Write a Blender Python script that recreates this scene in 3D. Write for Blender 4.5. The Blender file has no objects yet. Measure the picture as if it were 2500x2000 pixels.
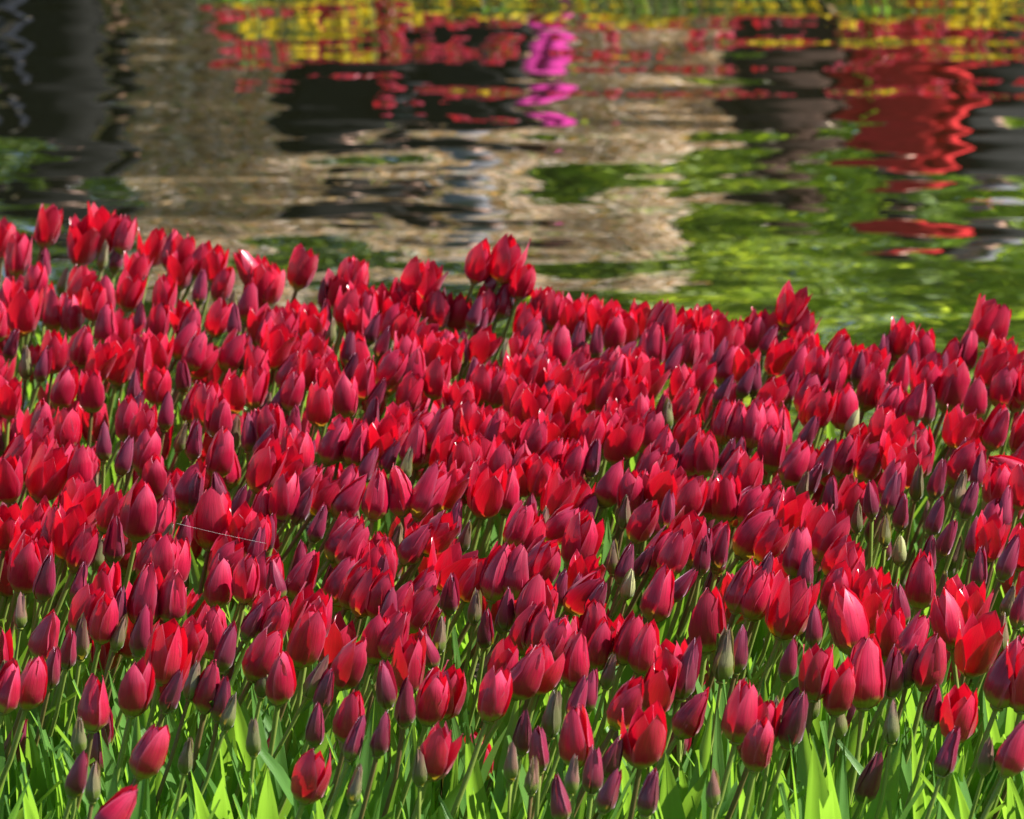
import bpy, math, random
import numpy as np
from mathutils import Vector, Matrix, Euler

random.seed(7)
rng = np.random.default_rng(7)
SC = bpy.context.scene
COL = SC.collection
R = math.radians

# ------------------------------------------------------------------ camera
CAM_H = 2.2            # metres above the planted bed
PITCH = R(13.1)        # looking down
FPX = 12930.0          # focal length in pixels of the 2500 px wide photograph
cam_d = bpy.data.cameras.new('camera')
cam = bpy.data.objects.new('camera', cam_d)
COL.objects.link(cam)
cam.location = (0, 0, CAM_H)
cam.rotation_euler = (math.pi / 2 - PITCH, 0, 0)
cam_d.sensor_width = 36.0
cam_d.lens = FPX / 2500 * 36.0
cam_d.clip_start = 0.1
cam_d.clip_end = 500
cam_d.dof.use_dof = True
cam_d.dof.focus_distance = 6.9
cam_d.dof.aperture_fstop = 11.0
SC.camera = cam

# ------------------------------------------------------------------ sky, sun, exposure
SUN_DIR = Vector((0.88, 0.04, 0.96)).normalized()     # towards the sun
elev = math.asin(SUN_DIR.z)
azim = math.atan2(SUN_DIR.x, SUN_DIR.y)
world = bpy.data.worlds.new('World')
SC.world = world
world.use_nodes = True
wn = world.node_tree
wn.nodes.clear()
sky = wn.nodes.new('ShaderNodeTexSky')
sky.sky_type = 'NISHITA'
sky.sun_disc = False
sky.sun_elevation = elev
sky.sun_rotation = azim
bg = wn.nodes.new('ShaderNodeBackground')
bg.inputs['Strength'].default_value = 0.05
wo = wn.nodes.new('ShaderNodeOutputWorld')
wn.links.new(sky.outputs[0], bg.inputs['Color'])
wn.links.new(bg.outputs[0], wo.inputs['Surface'])

sun_d = bpy.data.lights.new('sun', 'SUN')
sun_d.energy = 5.0
sun_d.angle = R(0.5)
sun_d.color = (1.0, 0.95, 0.87)
sun = bpy.data.objects.new('sun', sun_d)
COL.objects.link(sun)
sun.location = (6, 4, 12)
sun.rotation_euler = (-SUN_DIR).to_track_quat('-Z', 'Y').to_euler()

SC.view_settings.view_transform = 'Standard'
SC.view_settings.look = 'None'
SC.view_settings.exposure = 1.3
SC.view_settings.gamma = 1.0
SC.view_settings.use_curve_mapping = False
SC.cycles.use_denoising = True
SC.cycles.max_bounces = 8
SC.cycles.transmission_bounces = 4
SC.cycles.diffuse_bounces = 3
SC.cycles.glossy_bounces = 3
SC.cycles.caustics_reflective = False
SC.cycles.caustics_refractive = False

# ------------------------------------------------------------------ helpers
def new_mat(name):
    m = bpy.data.materials.new(name)
    m.use_nodes = True
    m.node_tree.nodes.clear()
    return m, m.node_tree

def N(t, kind, **kw):
    n = t.nodes.new(kind)
    for k, v in kw.items():
        if k in n.inputs:
            n.inputs[k].default_value = v
        else:
            setattr(n, k, v)
    return n

def ramp(t, stops, interp='LINEAR'):
    n = t.nodes.new('ShaderNodeValToRGB')
    cr = n.color_ramp
    cr.interpolation = interp
    while len(cr.elements) < len(stops):
        cr.elements.new(0.5)
    for e, (p, c) in zip(cr.elements, stops):
        e.position = p
        e.color = (*c, 1)
    return n

def simple_mat(name, col, rough=0.6, var=0.25, scale=20.0, transl=None, tfac=0.4, spec=0.4, sheen=0.0):
    """Principled colour broken up by noise and by a value per object; optionally leaf-like translucent."""
    m, t = new_mat(name)
    out = N(t, 'ShaderNodeOutputMaterial')
    geo = N(t, 'ShaderNodeNewGeometry')
    noi = N(t, 'ShaderNodeTexNoise', Scale=scale, Detail=4.0)
    t.links.new(geo.outputs['Position'], noi.inputs['Vector'])
    mr = N(t, 'ShaderNodeMapRange')
    mr.inputs['From Min'].default_value = 0.3
    mr.inputs['From Max'].default_value = 0.7
    mr.inputs['To Min'].default_value = 1 - var
    mr.inputs['To Max'].default_value = 1 + var
    t.links.new(noi.outputs['Fac'], mr.inputs['Value'])
    mul = N(t, 'ShaderNodeVectorMath', operation='SCALE')
    mul.inputs[0].default_value = col
    t.links.new(mr.outputs[0], mul.inputs['Scale'])
    p = N(t, 'ShaderNodeBsdfPrincipled', Roughness=rough)
    p.inputs['Specular IOR Level'].default_value = spec
    p.inputs['Sheen Weight'].default_value = sheen
    t.links.new(mul.outputs[0], p.inputs['Base Color'])
    if transl:
        tr = N(t, 'ShaderNodeBsdfTranslucent')
        tm = N(t, 'ShaderNodeVectorMath', operation='SCALE')
        tm.inputs[0].default_value = transl
        t.links.new(mr.outputs[0], tm.inputs['Scale'])
        t.links.new(tm.outputs[0], tr.inputs['Color'])
        mx = N(t, 'ShaderNodeMixShader')
        mx.inputs[0].default_value = tfac
        t.links.new(p.outputs[0], mx.inputs[1])
        t.links.new(tr.outputs[0], mx.inputs[2])
        t.links.new(mx.outputs[0], out.inputs[0])
    else:
        t.links.new(p.outputs[0], out.inputs[0])
    return m

def make_mesh(name, verts, faces, mats, uvs=None, midx=None, smooth=True):
    me = bpy.data.meshes.new(name)
    me.from_pydata([tuple(map(float, v)) for v in verts], [], [tuple(map(int, f)) for f in faces])
    for m in (mats if isinstance(mats, (list, tuple)) else [mats]):
        me.materials.append(m)
    if midx is not None:
        me.polygons.foreach_set('material_index', np.asarray(midx, dtype=np.int32))
    if uvs is not None:
        uvl = me.uv_layers.new(name='UVMap')
        li = np.zeros(len(me.loops), dtype=np.int32)
        me.loops.foreach_get('vertex_index', li)
        uvl.data.foreach_set('uv', np.asarray(uvs, dtype=np.float32)[li].ravel())
    if smooth:
        me.polygons.foreach_set('use_smooth', np.ones(len(me.polygons), dtype=bool))
    me.update()
    return me

def add(name, data, parent=None, mat=None):
    o = bpy.data.objects.new(name, data)
    COL.objects.link(o)
    if parent is not None:
        o.parent = parent
    if mat is not None:
        o.matrix_basis = mat
    return o

def tag(o, label, cat, group=None, kind=None):
    o['label'] = label
    o['category'] = cat
    if group:
        o['group'] = group
    if kind:
        o['kind'] = kind
    return o

def interp(cps, v):
    return np.interp(v, [c[0] for c in cps], [c[1] for c in cps])

def smooth_interp(cps, v):
    # Catmull-Rom like smoothing of a control polyline by dense sampling and blurring
    xs = np.linspace(0, 1, 201)
    ys = np.interp(xs, [c[0] for c in cps], [c[1] for c in cps])
    k = np.ones(21) / 21
    pad = np.concatenate([2 * ys[0] - ys[10:0:-1], ys, 2 * ys[-1] - ys[-2:-12:-1]])
    ys2 = np.convolve(pad, k, 'valid')
    return np.interp(v, xs, ys2)

# ------------------------------------------------------------------ pixel geometry
cp, sp = math.cos(PITCH), math.sin(PITCH)
def ray(px, py):
    """direction through a pixel of the 2500 x 2000 photograph"""
    u = (px - 1250.0) / FPX
    v = (1000.0 - py) / FPX
    return Vector((u, cp + v * sp, -sp + v * cp))

def project(p):
    x, y, z = p[0], p[1], p[2] - CAM_H
    zc = y * cp - z * sp
    yc = y * sp + z * cp
    return 1250 + FPX * x / zc, 1000 - FPX * yc / zc

BASE_Z = 0.36          # usual height of a flower's base over the soil
EDGE = [(-400, 600), (0, 625), (250, 665), (500, 720), (750, 765), (1000, 795), (1250, 805), (1500, 815),
        (1750, 835), (2000, 855), (2250, 900), (2500, 890), (2900, 900)]
EDGE_XY = []
for ex, ey in EDGE:
    d = ray(ex, ey)
    s = (BASE_Z - CAM_H) / d.z
    EDGE_XY.append((d.x * s, d.y * s))
def edge_y(x):
    return float(np.interp(x, [e[0] for e in EDGE_XY], [e[1] for e in EDGE_XY]))

# ------------------------------------------------------------------ terrain
WATER_Z = -0.30
FAR_Y = 17.6
def sstep(a, b, x):
    t = np.clip((x - a) / (b - a), 0, 1)
    return t * t * (3 - 2 * t)
def ground_z(x, y):
    ys = np.interp(x, [e[0] for e in EDGE_XY], [e[1] for e in EDGE_XY]) + 0.25
    pond = sstep(0, 0.75, y - ys) * sstep(0, 0.8, FAR_Y + 0.25 - y) * sstep(0, 3, 26 - np.abs(x))
    bank = -0.22 + 0.10 * sstep(17.6, 18.6, y) + 0.12 * sstep(18.4, 22.5, y) + 0.6 * sstep(30, 80, y)
    base = np.where(y > 14, bank, 0.0) * sstep(12, 16, y)
    return base * (1 - pond) + (-1.0) * pond

def build_ground():
    xs = np.unique(np.concatenate([np.linspace(-160, -10, 20), np.linspace(-10, -2, 12), np.linspace(-2, 2, 33),
                                   np.linspace(2, 10, 12), np.linspace(10, 160, 20)]))
    ys = np.unique(np.concatenate([np.linspace(-60, 4, 12), np.linspace(4, 11.5, 60), np.linspace(11.5, 17, 8),
                                   np.linspace(17, 24, 40), np.linspace(24, 240, 26)]))
    X, Y = np.meshgrid(xs, ys)
    Z = ground_z(X, Y)
    V = np.stack([X, Y, Z], -1).reshape(-1, 3)
    nx, ny = len(xs), len(ys)
    idx = np.arange(nx * ny).reshape(ny, nx)
    F = np.stack([idx[:-1, :-1], idx[:-1, 1:], idx[1:, 1:], idx[1:, :-1]], -1).reshape(-1, 4)
    m, t = new_mat('soil_and_grass')
    out = N(t, 'ShaderNodeOutputMaterial')
    geo = N(t, 'ShaderNodeNewGeometry')
    n1 = N(t, 'ShaderNodeTexNoise', Scale=30.0, Detail=8.0)
    t.links.new(geo.outputs['Position'], n1.inputs['Vector'])
    soil = ramp(t, [(0.3, (0.025, 0.017, 0.010)), (0.55, (0.06, 0.042, 0.026)), (0.8, (0.11, 0.08, 0.05))])
    t.links.new(n1.outputs['Fac'], soil.inputs[0])
    grass = ramp(t, [(0.3, (0.02, 0.05, 0.010)), (0.7, (0.06, 0.11, 0.02))])
    t.links.new(n1.outputs['Fac'], grass.inputs[0])
    sx = N(t, 'ShaderNodeSeparateXYZ')
    t.links.new(geo.outputs['Position'], sx.inputs[0])
    mr = N(t, 'ShaderNodeMapRange')
    mr.inputs['From Min'].default_value = 16.0
    mr.inputs['From Max'].default_value = 17.0
    t.links.new(sx.outputs['Y'], mr.inputs['Value'])
    mx = N(t, 'ShaderNodeMix', data_type='RGBA')
    t.links.new(mr.outputs[0], mx.inputs['Factor'])
    t.links.new(soil.outputs[0], mx.inputs[6])
    t.links.new(grass.outputs[0], mx.inputs[7])
    p = N(t, 'ShaderNodeBsdfPrincipled', Roughness=0.9)
    bmp = N(t, 'ShaderNodeBump', Strength=0.7, Distance=0.02)
    t.links.new(n1.outputs['Fac'], bmp.inputs['Height'])
    t.links.new(bmp.outputs[0], p.inputs['Normal'])
    t.links.new(mx.outputs[2], p.inputs['Base Color'])
    t.links.new(p.outputs[0], out.inputs[0])
    o = add('ground', make_mesh('ground', V, F, m))
    o['kind'] = 'structure'
    o['label'] = 'dark soil of the flower bed and grassy pond banks'
build_ground()

def build_water():
    m, t = new_mat('pond_water')
    out = N(t, 'ShaderNodeOutputMaterial')
    geo = N(t, 'ShaderNodeNewGeometry')
    def slope(scale, stretch, amp, seed, detail):
        mp = N(t, 'ShaderNodeMapping')
        mp.inputs['Scale'].default_value = (scale / stretch, scale, 1)
        mp.inputs['Location'].default_value = (seed, seed * 1.7, seed * 0.3)
        mp.inputs['Rotation'].default_value = (0, 0, R(3))
        t.links.new(geo.outputs['Position'], mp.inputs['Vector'])
        no = N(t, 'ShaderNodeTexNoise', Scale=1.0, Detail=detail, Roughness=0.5)
        t.links.new(mp.outputs[0], no.inputs['Vector'])
        a = N(t, 'ShaderNodeMath', operation='SUBTRACT')
        a.inputs[1].default_value = 0.5
        t.links.new(no.outputs['Fac'], a.inputs[0])
        b = N(t, 'ShaderNodeMath', operation='MULTIPLY')
        b.inputs[1].default_value = amp
        t.links.new(a.outputs[0], b.inputs[0])
        return b
    def plus(a, b):
        n = N(t, 'ShaderNodeMath', operation='ADD')
        t.links.new(a.outputs[0], n.inputs[0])
        t.links.new(b.outputs[0], n.inputs[1])
        return n
    sy = plus(plus(slope(1.5, 2.0, 0.040, 3.1, 0.0), slope(4.6, 2.6, 0.10, 11.3, 0.8)), slope(14.0, 3.2, 0.034, 7.7, 1.5))
    sx = plus(slope(3.4, 1.8, 0.09, 23.7, 0.5), slope(9.0, 1.8, 0.03, 31.9, 1.0))
    cb = N(t, 'ShaderNodeCombineXYZ', Z=1.0)
    t.links.new(sx.outputs[0], cb.inputs['X'])
    t.links.new(sy.outputs[0], cb.inputs['Y'])
    nz = N(t, 'ShaderNodeVectorMath', operation='NORMALIZE')
    t.links.new(cb.outputs[0], nz.inputs[0])
    dif = N(t, 'ShaderNodeBsdfDiffuse')
    dif.inputs['Color'].default_value = (0.012, 0.013, 0.006, 1)
    gl = N(t, 'ShaderNodeBsdfGlossy', Roughness=0.0)
    gl.inputs['Color'].default_value = (1, 1, 1, 1)
    t.links.new(nz.outputs[0], gl.inputs['Normal'])
    fr = N(t, 'ShaderNodeFresnel', IOR=1.33)
    fm = N(t, 'ShaderNodeMath', operation='POWER')
    fm.inputs[1].default_value = 0.28
    t.links.new(fr.outputs[0], fm.inputs[0])
    mx = N(t, 'ShaderNodeMixShader')
    t.links.new(fm.outputs[0], mx.inputs[0])
    t.links.new(dif.outputs[0], mx.inputs[1])
    t.links.new(gl.outputs[0], mx.inputs[2])
    t.links.new(mx.outputs[0], out.inputs[0])
    V = [(-28, 6, WATER_Z), (28, 6, WATER_Z), (28, 19, WATER_Z), (-28, 19, WATER_Z)]
    o = add('water', make_mesh('water', V, [(0, 1, 2, 3)], m, smooth=False))
    o['kind'] = 'structure'
    o['label'] = 'calm rippled pond water mirroring the far bank'
build_water()

# ------------------------------------------------------------------ flower materials
def petal_mat(name, base, mid, tip, transl, tfac, basev=0.14, sheen=0.15, sheentint=(1, 0.45, 0.62), rough=0.36, spec=0.5, rim=(0.62, 0.12, 0.22), alt=None):
    m, t = new_mat(name)
    out = N(t, 'ShaderNodeOutputMaterial')
    uv = N(t, 'ShaderNodeUVMap')
    sep = N(t, 'ShaderNodeSeparateXYZ')
    t.links.new(uv.outputs[0], sep.inputs[0])
    info = N(t, 'ShaderNodeObjectInfo')
    geo = N(t, 'ShaderNodeNewGeometry')
    # ragged border of the pale base: longer at the mid-rib
    nz = N(t, 'ShaderNodeTexNoise', Scale=90.0, Detail=2.0)
    t.links.new(geo.outputs['Position'], nz.inputs['Vector'])
    a = N(t, 'ShaderNodeMath', operation='MULTIPLY_ADD')
    a.inputs[1].default_value = 0.16
    t.links.new(nz.outputs['Fac'], a.inputs[0])
    t.links.new(sep.outputs['Y'], a.inputs[2])
    b = N(t, 'ShaderNodeMath', operation='SUBTRACT')
    b.inputs[1].default_value = 0.08
    t.links.new(a.outputs[0], b.inputs[0])
    cr = ramp(t, [(0.0, base), (basev, base), (basev + 0.10, mid), (0.62, mid), (1.0, tip)])
    t.links.new(b.outputs[0], cr.inputs[0])
    # fine veins running along the petal
    mp = N(t, 'ShaderNodeMapping')
    mp.inputs['Scale'].default_value = (34, 2.2, 1)
    t.links.new(uv.outputs[0], mp.inputs['Vector'])
    vn = N(t, 'ShaderNodeTexNoise', Scale=1.0, Detail=3.0)
    t.links.new(mp.outputs[0], vn.inputs['Vector'])
    mr = N(t, 'ShaderNodeMapRange')
    mr.inputs['From Min'].default_value = 0.3
    mr.inputs['From Max'].default_value = 0.7
    mr.inputs['To Min'].default_value = 0.70
    mr.inputs['To Max'].default_value = 1.30
    t.links.new(vn.outputs['Fac'], mr.inputs['Value'])
    # each flower a little different
    big = N(t, 'ShaderNodeTexNoise', Scale=14.0, Detail=1.0)
    t.links.new(geo.outputs['Position'], big.inputs['Vector'])
    mr2 = N(t, 'ShaderNodeMapRange')
    mr2.inputs['From Min'].default_value = 0.3
    mr2.inputs['From Max'].default_value = 0.7
    mr2.inputs['To Min'].default_value = 0.72
    mr2.inputs['To Max'].default_value = 1.28
    t.links.new(big.outputs['Fac'], mr2.inputs['Value'])
    mm = N(t, 'ShaderNodeMath', operation='MULTIPLY')
    t.links.new(mr.outputs[0], mm.inputs[0])
    t.links.new(mr2.outputs[0], mm.inputs[1])
    base_out = cr.outputs[0]
    if alt:
        hn = N(t, 'ShaderNodeTexNoise', Scale=9.0, Detail=0.0)
        t.links.new(geo.outputs['Position'], hn.inputs['Vector'])
        hr_ = N(t, 'ShaderNodeMapRange')
        hr_.inputs['From Min'].default_value = 0.42
        hr_.inputs['From Max'].default_value = 0.66
        hr_.inputs['To Max'].default_value = 0.8
        t.links.new(hn.outputs['Fac'], hr_.inputs['Value'])
        ca = ramp(t, [(0.0, base), (basev, base), (basev + 0.10, alt), (1.0, alt)])
        t.links.new(b.outputs[0], ca.inputs[0])
        hm_ = N(t, 'ShaderNodeMix', data_type='RGBA')
        t.links.new(hr_.outputs[0], hm_.inputs['Factor'])
        t.links.new(cr.outputs[0], hm_.inputs[6])
        t.links.new(ca.outputs[0], hm_.inputs[7])
        base_out = hm_.outputs[2]
    eu = N(t, 'ShaderNodeMath', operation='SUBTRACT')
    eu.inputs[1].default_value = 0.5
    t.links.new(sep.outputs['X'], eu.inputs[0])
    ea = N(t, 'ShaderNodeMath', operation='ABSOLUTE')
    t.links.new(eu.outputs[0], ea.inputs[0])
    er = N(t, 'ShaderNodeMapRange')
    er.inputs['From Min'].default_value = 0.40
    er.inputs['From Max'].default_value = 0.50
    er.inputs['To Max'].default_value = 0.55
    t.links.new(ea.outputs[0], er.inputs['Value'])
    em = N(t, 'ShaderNodeMix', data_type='RGBA')
    em.inputs[7].default_value = (*rim, 1)  # edge highlight painted in: paler colour along both sides of the petal
    t.links.new(er.outputs[0], em.inputs['Factor'])
    t.links.new(base_out, em.inputs[6])
    sc1 = N(t, 'ShaderNodeVectorMath', operation='SCALE')
    t.links.new(em.outputs[2], sc1.inputs[0])
    t.links.new(mm.outputs[0], sc1.inputs['Scale'])
    p = N(t, 'ShaderNodeBsdfPrincipled', Roughness=rough)
    p.inputs['Specular IOR Level'].default_value = spec
    p.inputs['Sheen Weight'].default_value = sheen
    p.inputs['Sheen Roughness'].default_value = 0.3
    p.inputs['Coat Weight'].default_value = 0.6
    p.inputs['Coat Roughness'].default_value = 0.24
    p.inputs['Sheen Tint'].default_value = (*sheentint, 1)
    t.links.new(sc1.outputs[0], p.inputs['Base Color'])
    bmp = N(t, 'ShaderNodeBump', Strength=0.25, Distance=0.002)
    t.links.new(vn.outputs['Fac'], bmp.inputs['Height'])
    t.links.new(bmp.outputs[0], p.inputs['Normal'])
    # translucent light through the petal: yellow at the base, glowing red above
    ct = ramp(t, [(0.0, (0.75, 0.55, 0.03)), (basev, (0.75, 0.5, 0.03)), (basev + 0.12, transl), (1.0, transl)])
    t.links.new(b.outputs[0], ct.inputs[0])
    tr = N(t, 'ShaderNodeBsdfTranslucent')
    t.links.new(ct.outputs[0], tr.inputs['Color'])
    mx = N(t, 'ShaderNodeMixShader')
    mx.inputs[0].default_value = tfac
    t.links.new(p.outputs[0], mx.inputs[1])
    t.links.new(tr.outputs[0], mx.inputs[2])
    t.links.new(mx.outputs[0], out.inputs[0])
    return m

GB = (0.30, 0.34, 0.035)
PM = {  # scarlet and crimson: sun highlights put into the paler pink tip colour
    'o': petal_mat('petal_scarlet', GB, (0.42, 0.007, 0.036), (0.60, 0.035, 0.10), (0.90, 0.006, 0.022), 0.30, 0.09, alt=(0.50, 0.014, 0.055)),
    'c': petal_mat('petal_crimson', GB, (0.37, 0.006, 0.040), (0.62, 0.055, 0.14), (0.88, 0.006, 0.025), 0.25, 0.15, alt=(0.47, 0.012, 0.055)),
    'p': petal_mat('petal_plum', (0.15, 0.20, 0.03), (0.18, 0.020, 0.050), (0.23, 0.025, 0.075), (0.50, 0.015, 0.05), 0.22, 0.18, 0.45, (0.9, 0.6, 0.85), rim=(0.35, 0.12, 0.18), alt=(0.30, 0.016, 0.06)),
    'g': petal_mat('petal_green_bud', (0.15, 0.20, 0.04), (0.20, 0.20, 0.09), (0.20, 0.09, 0.10), (0.40, 0.36, 0.08), 0.2, 0.30, 0.35, (0.9, 0.85, 0.85), rim=(0.42, 0.40, 0.25), alt=(0.22, 0.07, 0.085)),
    'w': petal_mat('petal_cream_bud', (0.22, 0.30, 0.06), (0.44, 0.46, 0.20), (0.52, 0.50, 0.27), (0.6, 0.6, 0.2), 0.2, 0.16, 0.2, (1, 1, 1), rim=(0.6, 0.6, 0.4)),
}

def green_mat(name, c1, c2, transl, tfac, rough=0.42, veins=26):
    m, t = new_mat(name)
    out = N(t, 'ShaderNodeOutputMaterial')
    uv = N(t, 'ShaderNodeUVMap')
    geo = N(t, 'ShaderNodeNewGeometry')
    mp = N(t, 'ShaderNodeMapping')
    mp.inputs['Scale'].default_value = (veins, 1.2, 1)
    t.links.new(uv.outputs[0], mp.inputs['Vector'])
    vn = N(t, 'ShaderNodeTexNoise', Scale=1.0, Detail=3.0)
    t.links.new(mp.outputs[0], vn.inputs['Vector'])
    big = N(t, 'ShaderNodeTexNoise', Scale=9.0, Detail=3.0)
    t.links.new(geo.outputs['Position'], big.inputs['Vector'])
    av = N(t, 'ShaderNodeMath', operation='MULTIPLY_ADD')
    av.inputs[1].default_value = 0.45
    t.links.new(vn.outputs['Fac'], av.inputs[0])
    sc = N(t, 'ShaderNodeMath', operation='MULTIPLY')
    sc.inputs[1].default_value = 0.55
    t.links.new(big.outputs['Fac'], sc.inputs[0])
    t.links.new(sc.outputs[0], av.inputs[2])
    cr = ramp(t, [(0.36, c1), (0.64, c2)])
    t.links.new(av.outputs[0], cr.inputs[0])
    p = N(t, 'ShaderNodeBsdfPrincipled', Roughness=rough)
    p.inputs['Specular IOR Level'].default_value = 0.5
    t.links.new(cr.outputs[0], p.inputs['Base Color'])
    bmp = N(t, 'ShaderNodeBump', Strength=0.3, Distance=0.002)
    t.links.new(vn.outputs['Fac'], bmp.inputs['Height'])
    t.links.new(bmp.outputs[0], p.inputs['Normal'])
    tr = N(t, 'ShaderNodeBsdfTranslucent')
    tc = N(t, 'ShaderNodeMix', data_type='RGBA')
    tc.inputs[6].default_value = (*[x * 0.75 for x in transl], 1)
    tc.inputs[7].default_value = (*transl, 1)
    t.links.new(vn.outputs['Fac'], tc.inputs['Factor'])
    t.links.new(tc.outputs[2], tr.inputs['Color'])
    mx = N(t, 'ShaderNodeMixShader')
    mx.inputs[0].default_value = tfac
    t.links.new(p.outputs[0], mx.inputs[1])
    t.links.new(tr.outputs[0], mx.inputs[2])
    t.links.new(mx.outputs[0], out.inputs[0])
    return m
LEAF = green_mat('tulip_leaf', (0.075, 0.20, 0.040), (0.15, 0.32, 0.075), (0.37, 0.68, 0.05), 0.48, 0.30)
STEM = green_mat('tulip_stem', (0.20, 0.30, 0.05), (0.28, 0.34, 0.08), (0.35, 0.45, 0.03), 0.15, 0.45, 6)
STEM_RED = green_mat('tulip_stem_reddish', (0.16, 0.15, 0.04), (0.20, 0.12, 0.06), (0.35, 0.30, 0.03), 0.15, 0.45, 6)
HEAD = simple_mat('receptacle_green', (0.20, 0.24, 0.04), 0.5)

# ------------------------------------------------------------------ flower shapes (unit length, axis +z)
RAD = {  # centre-line radius along a petal: three openness variants for each stage
    'o': [[(0, .12), (.06, .5), (.18, .86), (.4, 1.0), (.62, 1.0), (.82, .92), (1, .84)],
          [(0, .12), (.06, .5), (.18, .86), (.4, 1.0), (.62, 1.05), (.82, 1.06), (1, 1.12)],
          [(0, .12), (.06, .5), (.18, .84), (.4, 1.0), (.62, .98), (.82, .82), (1, .66)]],
    'c': [[(0, .12), (.06, .54), (.16, .87), (.33, 1.0), (.55, .92), (.78, .68), (1, .34)],
          [(0, .12), (.06, .52), (.16, .86), (.31, 1.0), (.55, .86), (.78, .56), (1, .18)],
          [(0, .12), (.06, .52), (.16, .86), (.36, 1.0), (.60, .97), (.82, .86), (1, .72)],
          [(0, .12), (.06, .50), (.16, .84), (.34, .98), (.58, 1.0), (.80, .82), (1, .48)]],
    'p': [[(0, .16), (.07, .6), (.2, .93), (.36, 1.0), (.6, .80), (.8, .50), (1, .10)],
          [(0, .16), (.07, .6), (.2, .95), (.34, 1.0), (.6, .74), (.8, .42), (1, .08)]],
    'g': [[(0, .18), (.07, .65), (.2, .96), (.34, 1.0), (.6, .70), (.8, .36), (1, .06)]],
    'w': [[(0, .18), (.07, .65), (.2, .94), (.4, 1.0), (.62, .80), (.82, .48), (1, .10)]],
}
ASPECT = {'o': .310, 'c': .280, 'p': .205, 'g': .190, 'w': .235}   # widest radius over length
WID = [(0, .22), (.1, .58), (.25, .92), (.38, 1.0), (.56, .90), (.72, .68), (.86, .41), (.96, .16), (1, .02)]

def petal_geo(kind, var, inner, nu=4, nv=6, seed=0):
    rg = random.Random(ord(kind) * 1009 + var * 97 + inner * 13 + seed * 7919)
    Rr = ASPECT[kind] * (0.87 if inner else 1.0)
    vs = np.array([0, .08, .22, .42, .64, .85, 1.0]) if nv == 6 else np.linspace(0, 1, nv + 1)
    rad = smooth_interp(RAD[kind][var], vs) * Rr
    wid = np.interp(vs, [c[0] for c in WID], [c[1] for c in WID]) * Rr * (1.18 if kind in 'oc' else 1.12)
    V, U = [], []
    bend = rg.uniform(-.13, .13)
    curl = rg.uniform(-.08, .06)
    ph0 = rg.uniform(0, 6.28)
    for i, v in enumerate(vs):
        z = v ** 1.08 * (1 - .0)
        c = max(rad[i] * 1.0, 0.62 * Rr)
        for j in range(nu + 1):
            u = 2 * j / nu - 1
            ph = u * wid[i] / c
            x = rad[i] - c * (1 - math.cos(ph)) * 0.92
            y = c * math.sin(ph) + bend * Rr * v * v
            # shallow groove along the mid-rib, lips a little rolled
            x += -0.05 * Rr * (1 - abs(u)) * v * (1 if kind in 'oc' else .3)
            x += 0.06 * Rr * (abs(u) ** 3) * max(0, v - .5)
            if kind in 'oc':                                  # uneven lips, some tips rolled or nicked
                x += (curl * Rr * max(0, v - .7) / .3 + abs(u) * .035 * Rr * math.sin(ph0 + 9 * v + 2 * u)) * (v > .3)
                z -= abs(u) * .012 * math.sin(ph0 * 2 + 11 * v) * (v > .4)
            V.append((x, y, z - 0.02 * v * abs(u)))
            U.append((j / nu, v))
    F = []
    for i in range(nv):
        for j in range(nu):
            a = i * (nu + 1) + j
            F.append((a, a + 1, a + nu + 2, a + nu + 1))
    return np.array(V), F, np.array(U)

PETAL, PGEO = {}, {}
for k in RAD:
    for v in range(len(RAD[k])):
        for inner in (0, 1):
            for sd in range(4 if k in 'oc' else 2):
                g = petal_geo(k, v, inner, seed=sd)
                PGEO[k, v, inner, sd] = g
                PETAL[k, v, inner, sd] = make_mesh('petal', g[0], g[1], PM[k], g[2])

def lathe(profile, n=8):
    V, F = [], []
    for (r, z) in profile:
        for i in range(n):
            a = 2 * math.pi * i / n
            V.append((r * math.cos(a), r * math.sin(a), z))
    for i in range(len(profile) - 1):
        for j in range(n):
            F.append((i * n + j, i * n + (j + 1) % n, (i + 1) * n + (j + 1) % n, (i + 1) * n + j))
    return V, F
hv, hf = lathe([(.045, -.035), (.09, -.015), (.10, .012), (.05, .05), (.035, .25), (.045, .29), (.005, .31)], 6)
HEADMESH = make_mesh('flower_head', hv, hf, HEAD)

def leaf_geo(seed, L, W, arch, fold, twist, nu=4, nv=7):
    rg = random.Random(seed)
    V, U = [], []
    ang = R(4)
    x = z = 0.0
    prof = [(0, .35), (.12, .62), (.3, .95), (.45, 1.0), (.62, .88), (.78, .62), (.9, .33), (1, .02)]
    wav = rg.uniform(0, 6.28)
    for i in range(nv + 1):
        v = i / nv
        w = W * .5 * float(np.interp(v, [p[0] for p in prof], [p[1] for p in prof]))
        tw = twist * v
        for j in range(nu + 1):
            u = 2 * j / nu - 1
            up = fold * abs(u) * w * (1 - .5 * v) + .10 * W * math.sin(wav + 7 * v + 1.5 * u) * abs(u)
            # side axis = y (twisted), normal axis in the x-z plane
            nx_, nz_ = math.cos(ang), math.sin(ang)
            ys_ = u * w * math.cos(tw)
            off = u * w * math.sin(tw) - up
            V.append((x + off * nx_, ys_, z - off * nz_))
            U.append((j / nu, v))
        step = L / nv
        x += math.sin(ang) * step
        z += math.cos(ang) * step
        ang += arch / nv * (0.4 + 1.6 * v)
    F = []
    for i in range(nv):
        for j in range(nu):
            a = i * (nu + 1) + j
            F.append((a, a + 1, a + nu + 2, a + nu + 1))
    return np.array(V), F, np.array(U)

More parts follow.
